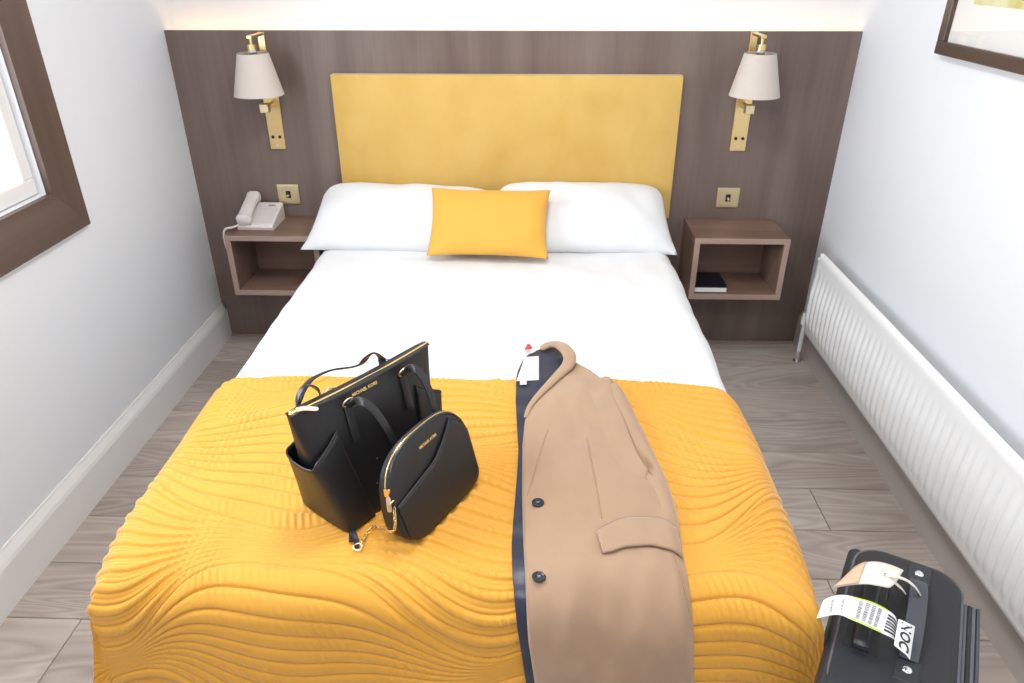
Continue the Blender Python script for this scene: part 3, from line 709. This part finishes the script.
o = obj('lettering', lg, M['gold'], cbody, cpos(.004, .166, -.015, .0006), (PI/2-LEAN, 0, 0)); o['label'] = 'small raised gold brand lettering'

# ------------------------------------------------------------------ coat
CT = thing('coat', 'camel wool coat with navy lining and dark buttons laid over the bed', 'coat', (.25, -1.6, ZQ))
HQ = .0185                    # bedspread top as height above the duvet
def edge_fn(pts, h):
    q = sorted([bed_hit(x, y, h)[::-1] for x, y in pts]); bb_ = np.array([k[0] for k in q]); aa = np.array([k[1] for k in q])
    def f(b):
        return np.interp(b, bb_, aa)
    def g(b):                 # smoothed
        return (f(b-.012)+f(b-.006)+f(b)+f(b+.006)+f(b+.012))/5
    return g, bb_.min(), bb_.max()
HB = HQ+.028
left = [(574, 357), (571, 364), (562, 373), (551, 382), (540, 393), (531, 403), (525, 415), (522.5, 440), (522, 490), (523.5, 540), (525.5, 580), (528.5, 640), (535, 683), (541, 720)]
right = [(575, 357), (594, 367), (611, 378), (612.5, 385), (613.5, 396), (621, 412), (629, 432), (637, 452), (645, 466), (655, 478), (667, 487), (675, 502), (681, 525), (687, 555), (693, 585), (698, 620), (701, 655), (703, 683), (705, 720)]
fl, l0, l1 = edge_fn(left, HB); fr, r0, r1 = edge_fn(right, HB)
b_top, b_bot = min(l1, r1)-.002, YFOOT-.36
nr, nc = 420, 170
bs = np.linspace(b_top, b_bot, nr); XL, XR = fl(bs), fr(bs)
uu = np.linspace(0, 1, nc)
Wd = (XR-XL)[:, None]; Ag = XL[:, None]+Wd*uu[None]; Bg = np.repeat(bs[:, None], nc, 1)
dl = Ag-XL[:, None]; drr = XR[:, None]-Ag
hbody = .020+.020*np.sin(PI*np.clip(uu, 0, 1))[None]**.8*np.clip(Wd/.15, .3, 1)
hbody = hbody-.006*np.clip(1-dl/.006, 0, 1)**2
arm = np.clip((bs-bed_hit(655, 480, HB)[1])/.03, 0, 1)[:, None]*np.clip((bed_hit(612, 377, HB)[1]-bs)/.02, 0, 1)[:, None]
hbody = hbody*(1-np.clip(1-drr/(.035-.029*arm), 0, 1)**2.4*(.85-.60*arm))+.012*arm*np.clip(1-drr/.06, 0, 1)
hbody += (.0045*smoothnoise(Ag, Bg, .26, 8, 31)+.0012*smoothnoise(Ag, Bg, .08, 10, 32))*np.clip(np.minimum(dl, drr)/.04, 0, 1)
def seg_d(p0, p1, h=HB):
    a0, b0 = bed_hit(*p0, h); a1, b1 = bed_hit(*p1, h); t = np.clip(((Ag-a0)*(a1-a0)+(Bg-b0)*(b1-b0))/((a1-a0)**2+(b1-b0)**2), 0, 1)
    return np.hypot(Ag-a0-t*(a1-a0), Bg-b0-t*(b1-b0)), t
for p0, p1, dh, wd in (((587, 441), (602, 522), -.0022, .0030), ((548, 430), (527, 493), -.0022, .0028), ((674, 552), (694, 612), -.002, .0028),
                       ((575, 560), (560, 660), .006, .022), ((640, 600), (650, 683), .006, .03), ((600, 590), (595, 683), -.005, .02),
                       ((560, 470), (590, 560), .004, .03), ((560, 395), (580, 440), -.004, .02)):
    d, t = seg_d(p0, p1); hbody += dh*np.exp(-(d/wd)**2)*np.sin(PI*np.clip(.06+.88*t, 0, 1))**.6
hbody += HQ
P = bedsurf(Ag, Bg, np.maximum(hbody, HQ+.004))
# roll both edges under
Pl = bedsurf(Ag[:, :1]+.012, Bg[:, :1], np.full((nr, 1), HQ+.010)); Pl2 = bedsurf(Ag[:, :1]+.0005, Bg[:, :1], np.full((nr, 1), HQ+.0105))
Pr = bedsurf(Ag[:, -1:]-.010, Bg[:, -1:], np.full((nr, 1), HQ+.001)+.008*arm)
P = np.concatenate([Pl, Pl2, P, Pr], 1)
cbd = obj('coat_front', gridmesh(P[:, ::-1]), M['camel'], CT, world=True, smooth=180)
def seam(p0, p1, h, mats='camelseam', r=.0007):
    pts = []
    for f in np.linspace(0, 1, 24):
        a, b_ = bed_hit(p0[0]+(p1[0]-p0[0])*f, p0[1]+(p1[1]-p0[1])*f, HB)
        i = np.argmin(np.abs(bs-b_)); j = np.argmin(np.abs(Ag[i]-a)); pts.append(bedsurf(a, b_, hbody[i, j]+h))
    return sweep(np.array(pts), r, None, 6)
obj('dart_seam', seam((587, 441), (602, 522), .0002), M['camelseam'], cbd, world=True)
obj('lapel_seam', seam((548, 430), (527, 493), .0002), M['camelseam'], cbd, world=True)
ap = [(612, 380), (612.5, 387), (614, 397), (621, 412), (629, 432), (637, 452), (645, 466), (653, 477)]
obj('armhole_seam', sweep(spline([bedsurf(*bed_hit(x, y, HB), HQ+.030) for x, y in ap], 40), .0016, None, 8), M['camelseam'], cbd, world=True)
obj('side_seam', seam((674, 552), (694, 612), .0002), M['camelseam'], cbd, world=True)
# lining strip and the open neck
lleft = [(549, 345.5), (540, 347.5), (530, 352), (523, 359), (518, 368), (516, 378), (515.5, 400), (517, 425), (518.5, 450), (516.5, 480), (513.5, 515), (511.5, 545), (512.5, 575), (515, 605), (520, 645), (526, 683), (533, 720)]
lright = [(562, 345.5), (566, 350), (568, 358), (566, 366), (560, 373), (556, 380), (548, 395), (540, 408), (535, 430), (533, 490), (534, 540), (536, 580), (539, 640), (546, 683), (552, 720)]
HL = HQ+.010
gl, ql0, ql1 = edge_fn(lleft, HL); gr, qr0, qr1 = edge_fn(lright, HL)
bs2 = np.linspace(min(ql1, qr1)-.001, b_bot+.02, 300); u2 = np.linspace(0, 1, 34)
A2 = gl(bs2)[:, None]+(gr(bs2)-gl(bs2))[:, None]*u2[None]; B2_ = np.repeat(bs2[:, None], 34, 1)
h2 = HQ+.0065+.0015*np.sin(u2*PI)[None]+.0012*smoothnoise(A2, B2_, .09, 8, 41)
P = bedsurf(A2, B2_, np.maximum(h2, HQ+.003)); P0 = bedsurf(A2[:, :1]+.004, B2_[:, :1], np.full((300, 1), HQ+.001))
P = np.concatenate([P0, P], 1); lin = obj('lining', gridmesh(P[:, ::-1]), M['lining'], CT, world=True, smooth=180)
lin['label'] = 'shiny navy lining'
def patch(pxs, h, n=6, th=.0012):
    """four pixel corners (tl, tr, br, bl) laid on the cloth at height h"""
    c = [np.array(bed_hit(x, y, h)) for x, y in pxs]; P = []
    for j in range(n):
        f = j/(n-1); l_ = c[0]+(c[3]-c[0])*f; r_ = c[1]+(c[2]-c[1])*f; P.append([bedsurf(*(l_+(r_-l_)*i/(n-1)), h) for i in range(n)])
    return gridmesh(np.array(P)[:, ::-1])
def solid(o, t):
    s = o.modifiers.new('t', 'SOLIDIFY'); s.thickness = t; s.offset = 0
o = obj('label_patch', patch([(525, 357), (539, 356), (539, 380), (516.5, 381)], HQ+.0105), M['paper'], lin, world=True); solid(o, .0008); o['label'] = 'white cloth label in the neck'
o = obj('size_tab', patch([(520, 381), (527, 380.5), (526.5, 384.5), (520, 384.5)], HQ+.0115, 3), M['paper'], lin, world=True); solid(o, .0008)
o = obj('hanger_loop', patch([(530, 352), (535, 350), (535.5, 351.6), (530.5, 353.6)], HQ+.0125, 3), M['paper'], lin, world=True); solid(o, .0012)
o = obj('red_tag', patch([(527.5, 344), (529.5, 344), (532.5, 348), (524.5, 350)], HQ-.006, 4), M['red'], CT, world=True); solid(o, .002); o['label'] = 'tiny red cloth tag at the collar'
# collar and lapel roll
cpx = [(541, 349, .012, .010), (549, 345, .020, .014), (557, 344.5, .030, .016), (564, 348, .038, .018), (569.5, 356, .040, .018), (568, 365, .038, .017), (559, 374.5, .034, .014), (549, 384.5, .031, .011), (539, 395, .028, .009), (530, 406.5, .025, .007), (525.5, 418, .022, .005)]
cp3 = spline([bedsurf(*bed_hit(x, y, HQ+h), HQ+h) for x, y, h, r_ in cpx], 70); cr_ = np.interp(np.linspace(0, 1, 70), np.linspace(0, 1, len(cpx)), [k[3] for k in cpx])
cr_[0] *= .4; cr_[-1] *= .4
obj('collar', sweep(cp3, cr_, cr_*.45+.001, 16, up=(0, 0, 1), sq=2.4), M['camel'], CT, world=True, smooth=180)
# sleeve
sl = [(600, 384), (600, 396), (608, 412), (616, 432), (624, 452), (632, 468), (640, 482), (648, 500), (652, 520), (655, 540)]
srr = [(612, 377.5), (619, 383), (626, 393), (633, 405.5), (645, 430), (655.5, 451), (666, 473), (674, 494), (679, 512), (682, 530), (683, 540)]
HS = HQ+.018; sa_, _, t1_ = edge_fn(sl, HS); sb_, t0_, _ = edge_fn(srr, HS)
bs3 = np.linspace(bed_hit(612, 377.5, HS)[1], bed_hit(668, 538, HS)[1], 120); u3 = np.linspace(0, 1, 50)
A3 = sa_(bs3)[:, None]+(sb_(bs3)-sa_(bs3))[:, None]*u3[None]; B3 = np.repeat(bs3[:, None], 50, 1); tv = np.linspace(0, 1, 120)[:, None]
h3 = HQ+.002+(.032-.006*tv)*np.clip(1-(2*u3[None]-1)**2, 0, 1)**.5*np.clip(tv/.10, .35, 1)**.5*np.clip((1-tv)/.12, .1, 1)**.5
h3 -= .020*np.exp(-((tv-.62)/.055)**2)*np.clip(1-np.abs(u3[None]-.42)/.34, 0, 1)
h3 = np.maximum(h3, HQ+.0025)
h3 += .003*np.exp(-((tv-.72)/.06)**2)*np.sin(u3[None]*PI)-.006*np.exp(-((tv-.62)/.035)**2)*np.clip(1-np.abs(u3[None]-.55)/.3, 0, 1)
obj('sleeve', gridmesh(bedsurf(A3, B3, h3)[:, ::-1]), M['camel'], CT, world=True, smooth=180)
# pocket flap
ft = [(596.5, 535), (606, 527.5), (620, 520.5), (640, 516), (660, 515.5), (678, 520)]; fb = [(602.5, 558), (613, 555.5), (628, 549), (648, 544.5), (666, 545.5), (684.5, 549)]
n = 40; P = []
tp = spline([(*k, 0) for k in ft], n); bt = spline([(*k, 0) for k in fb], n)
def body_h(a, b_):
    i = np.argmin(np.abs(bs-b_)); j = np.argmin(np.abs(Ag[i]-a)); return hbody[i, j]
for j in range(12):
    f = j/11; row = []
    for i in range(n):
        x, y = tp[i, :2]+(bt[i, :2]-tp[i, :2])*f
        if i in (0, n-1): x += (.8 if i == 0 else -.8)*(f > .8)
        a, b_ = bed_hit(x, y, HB+.008); row.append(bedsurf(a, b_, body_h(a, b_)+.0030+.0035*math.sin(PI*f*.85)+(.001 if 0 < i < n-1 else -.001)))
    P.append(row)
fo = obj('pocket_flap', gridmesh(np.array(P)[:, ::-1]), M['camel'], cbd, world=True, smooth=60); solid(fo, .0042)
obj('pocket_slit', sweep(np.array([np.array(k)+(0, .0015, .0012) for k in P[0]]), .0011, .0011, 6), M['camelseam'], cbd, world=True)
# buttons
def button(px, py):
    a, b_ = bed_hit(px, py, HB); c = Vector(bedsurf(a, b_, body_h(a, b_)+.001)); c2 = Vector(bedsurf(a, b_-.01, body_h(a, b_-.01)+.001))
    e = .004; nrm = Vector(bedsurf(a, b_, .08))-Vector(bedsurf(a, b_, .03)); 
    rotm = nrm.to_track_quat('Z', 'Y').to_matrix().to_4x4(); R0 = .0128
    bt_ = obj('button', lathe([(R0*.8, 0), (R0, .0015), (R0, .0038), (R0*.9, .0050), (R0*.74, .0046), (R0*.66, .0032), (R0*.25, .0030)], 26), M['navyb'], cbd, smooth=35)
    bt_.data.transform(wm(CT).inverted() @ Matrix.Translation(c) @ rotm); 
    th = bmesh.new()
    for k in range(2):
        s = R0*.22; me = sweep([(-s, -s if k else s, .0036), (s, s if k else -s, .0036)], .0009, None, 6); th.from_mesh(me)
    me = bpy.data.meshes.new('t'); th.to_mesh(me); th.free(); me.transform(wm(CT).inverted() @ Matrix.Translation(c) @ rotm); obj('thread', me, M['greyink'], bt_)
button(538, 504); button(539, 579.5)

# ------------------------------------------------------------------ suitcase
SC = thing('suitcase', 'black fabric cabin suitcase standing by the corner of the bed', 'suitcase', (.80, -1.84, 0), 0)
SC.matrix_basis = Matrix.Translation((.787, -1.806, 0)) @ Matrix.Rotation(math.atan2(-.485, .875), 4, 'Z')
# local: +x across the thickness (0 .. .215), -y along the width towards the camera (0 .. -.40), z up
sw_, sd_, sh_, s0_ = .200, .40, .50, .035
def rrbox(x0, x1, y0, y1, z0, z1, rc, re):
    o = rrect((x1-x0)/2, (y1-y0)/2, rc, 7); cx, cy = (x0+x1)/2, (y0+y1)/2; R = []
    for ins, z in [(re*(1-math.cos(a)), z0+re*(1-math.sin(a))) for a in ()]+[(re, z0), (re*.3, z0+re*.3), (0, z0+re)]+[(0, z1-re), (re*.07, z1-re*.62), (re*.3, z1-re*.3), (re*.62, z1-re*.07), (re, z1)]:
        kx, ky = 1-ins/((x1-x0)/2), 1-ins/((y1-y0)/2); R.append([(cx+x*kx, cy+y*ky, z) for x, y in o])
    return loft(R)
bdy = obj('case_body', rrbox(0, sw_, -sd_, 0, s0_, sh_, .055, .022), M['suit'], SC, smooth=50)
obj('back_shell', rrbox(-.010, .022, -sd_+.004, -.004, s0_, sh_-.016, .015, .014), M['suitlea'], SC, smooth=50)
o = rrect(sw_/2-.004, sd_/2-.004, .052, 7); pth = np.array([(sw_/2+x, -sd_/2+y, sh_-.012) for x, y in np.vstack([o, o[:1]])])
obj('edge_piping', sweep(pth, .0038, None, 8), M['suitgrey'], bdy, smooth=60)
# zipped front pocket with grey bands
fpz = obj('front_pocket', rrbox(sw_+.001, sw_+.030, -sd_+.02, -.055, s0_+.03, sh_-.020, .012, .010), M['suit'], SC, smooth=50)
for k, (xx, m_) in enumerate(((.004, 'suitgrey'), (.011, 'dark'), (.018, 'suitgrey'), (.026, 'web'))):
    x = sw_+xx; z1 = sh_-.0195; y1 = -.0545; y0 = -sd_+.0195
    obj('zip_band', sweep([(x, y1, s0_+.05), (x, y1, z1-.008), (x, y1-.008, z1), (x, y0+.008, z1), (x, y0, z1-.008), (x, y0, s0_+.05)], .0028, .0012, 8, up=[(0, 1, 0), (0, 1, .2), (0, .5, 1), (0, -.5, 1), (0, -1, .2), (0, -1, 0)], sq=4), M[m_], fpz, smooth=40)
# handle tray with pull handle
tray = obj('handle_tray', box(.014, .072, -.300, -.075, sh_-.004, sh_+.0035, .003, 2), M['dark'], SC)
obj('pull_grip', sweep(spline([(.043, -.085, sh_+.006), (.043, -.105, sh_+.016), (.043, -.27, sh_+.016), (.043, -.29, sh_+.006)], 30), .014, .009, 12, sq=3), M['suitlea'], tray, smooth=50)
obj('release_button', lathe([(.011, .0), (.011, .004), (.006, .0065), (.001, .007)], 18), M['chrome'], tray, (.043, -.215, sh_+.024), smooth=60)
obj('leather_patch', box(.004, .122, -.395, -.225, sh_-.002, sh_+.0022, .002, 1), M['suitlea'], SC)
# carry handle
hp = spline([(.118, -.070, sh_+.003), (.118, -.095, sh_+.016), (.118, -.135, sh_+.026), (.118, -.200, sh_+.028), (.118, -.245, sh_+.018), (.118, -.275, sh_+.003)], 40)
ch_ = obj('carry_handle', sweep(hp, .0155, .003, 10, sq=5), M['web'], SC, smooth=50)
for y in (-.048, -.298):
    base_ = obj('handle_anchor', box(.098, .138, y-.026, y+.026, sh_-.001, sh_+.0035, .002, 1), M['suitlea'], SC)
    obj('rivet', lathe([(.0085, .0), (.0085, .0015), (.005, .0035), (.001, .004)], 18), M['chrome'], base_, (.118, y, sh_+.0036), smooth=60)
for x, y in ((.03, -.06), (.03, -.34), (.17, -.06), (.17, -.34)):
    wl = obj('wheel', lathe([(.016, -.010), (.019, -.008), (.019, .008), (.016, .010)], 18, 'x'), M['dark'], SC, (x, y, .0195), smooth=40)
    obj('wheel_fork', box(x-.016, x+.016, y-.018, y+.018, .030, s0_+.001, .002, 1), M['dark'], SC)
# hang tag (cream) on the carry handle
def bend(px3, n=24, m=7):
    """px3: list of ((x,y) upper edge, (x,y) lower edge, z) along a strip -> grid"""
    e0 = spline([hit(u[0], u[1], 2, z) for u, l, z in px3], n); e1 = spline([hit(l[0], l[1], 2, z) for u, l, z in px3], n)
    return np.array([[e0[i]+(e1[i]-e0[i])*j/(m-1) for i in range(n)] for j in range(m)])
lt = thing('luggage_tag', 'cream luggage tag looped onto the suitcase handle', 'luggage tag', tuple(hit(880, 575, 2, .56)))
G = bend([((855, 567.5), (834, 587.5), .545), ((862, 564), (849, 585), .555), ((870, 562), (866, 584), .560), ((881, 562.5), (880, 586), .560), ((893, 566), (890, 587.5), .557), ((903.5, 570.5), (896, 582), .552)])
o = obj('tag_card', gridmesh(G), M['tagtan'], lt, world=True, smooth=60); solid(o, .0022)
tb_ = obj('tag_flap', gridmesh(G[:, :8]+np.array([0, 0, .0030])), M['tagbrown'], lt, world=True, smooth=60); solid(tb_, .0012)
obj('eyelet', ring(hit(886, 575, 2, .5605), .0035, .0009, (1, 0, 0), (0, 1, 0)), M['greyink'], lt, world=True, smooth=60)
lp_ = spline([hit(886.5, 575, 2, .562), hit(895, 576.5, 2, .566), hit(906, 580, 2, .560), hit(915, 587, 2, .548), hit(920, 595, 2, .528), hit(918.5, 600, 2, .512)], 40)
obj('loop_strap', sweep(lp_, .0036, .0014, 8, sq=3), M['tagtan'], lt, world=True, smooth=60)
lp_ = spline([hit(886.5, 575.5, 2, .562), hit(893, 581, 2, .556), hit(901, 588, 2, .545), hit(905, 593, 2, .532)], 30)
obj('loop_strap', sweep(lp_, .0036, .0014, 8, sq=3), M['tagtan'], lt, world=True, smooth=60)
# airline baggage label
bl = thing('baggage_label', 'white paper baggage label with barcodes and green edges on the suitcase handle', 'baggage label', tuple(hit(860, 615, 2, .57)))
BL = [((823.5, 600), (816.5, 618.5), .535), ((833, 596), (829, 615.5), .556), ((845, 595), (840, 615), .566), ((858, 598), (852, 620), .570), ((873, 602.5), (866, 626), .568), ((886, 609), (879, 632), .560), ((895, 616), (890, 637), .550), ((897.5, 624), (896, 641), .542)]
G = bend(BL, 70, 25); lb = obj('label_paper', gridmesh(G), M['paper'], bl, world=True, smooth=60)
def on_strip(G, u, v, lift=.0007):
    n, m = G.shape[1], G.shape[0]; x = u*(n-1); y = v*(m-1); i = min(int(x), n-2); j = min(int(y), m-2); fx, fy = x-i, y-j
    p = (G[j, i]*(1-fx)+G[j, i+1]*fx)*(1-fy)+(G[j+1, i]*(1-fx)+G[j+1, i+1]*fx)*fy
    nn_ = np.cross(G[j, i+1]-G[j, i], G[j+1, i]-G[j, i]); nn_ /= np.linalg.norm(nn_); nn_ = nn_ if nn_[2] > 0 else -nn_
    return p+nn_*lift
def printed(name, rects, m, lift=.0007, G_=None):
    G0 = G if G_ is None else G_; V, F = [], []
    for u0, u1, v0, v1 in rects:
        k = max(2, int((u1-u0)*40)+1); base_ = len(V)
        for i in range(k+1):
            u = u0+(u1-u0)*i/k; V += [on_strip(G0, u, v0, lift), on_strip(G0, u, v1, lift)]
        F += [[base_+2*i, base_+2*i+1, base_+2*i+3, base_+2*i+2] for i in range(k)]
    o = obj(name, rawmesh(name, V, F), m, lb, world=True); o['kind'] = 'stuff'; return o
printed('green_edge_print', [(.40, .74, .0, .06), (.40, .74, .94, 1.0)], M['lime'])
rr = random.Random(3); R1 = []
for k in range(4):
    u = .45+k*.062; v = .12
    while v < .86: h = rr.uniform(.02, .05); R1.append((u, u+.040, v, v+h)); v += h+rr.uniform(.015, .035)
printed('text_print', R1, M['greyink'])
R1 = []; v = .14
while v < .90: h = rr.choice((.05, .06, .08)); R1.append((.755, .965, v, min(v+h, .92))); v += h+rr.choice((.05, .07))
printed('barcode_print', R1, M['ink'])
R1 = []
for u in (.14, .27):
    v = .2
    while v < .8: h = rr.uniform(.02, .05); R1.append((u, u+.03, v, v+h)); v += h+rr.uniform(.02, .05)
printed('small_text_print', R1, M['greyink'])
# the part of the label folded over the handle: NOC
NB = [((898.5, 619), (894, 645), .552), ((904, 621), (900, 650), .553), ((910, 624), (906, 655), .547), ((915, 626.5), (910, 660), .535)]
G2 = bend(NB, 16, 10); o = obj('label_end', gridmesh(G2), M['paper'], bl, world=True, smooth=60)
tm = text_mesh('NOC', 1.0, 0, .03); vs = np.array([v.co[:] for v in tm.vertices]); mn, mx_ = vs.min(0), vs.max(0)
for v in tm.vertices:
    s = (v.co.x-mn[0])/(mx_[0]-mn[0]); t = (v.co.y-mn[1])/(mx_[1]-mn[1]); v.co = on_strip(G2, .22+.56*t, .06+.88*s, .0009)
ot = obj('lettering', tm, M['ink'], o, world=True)
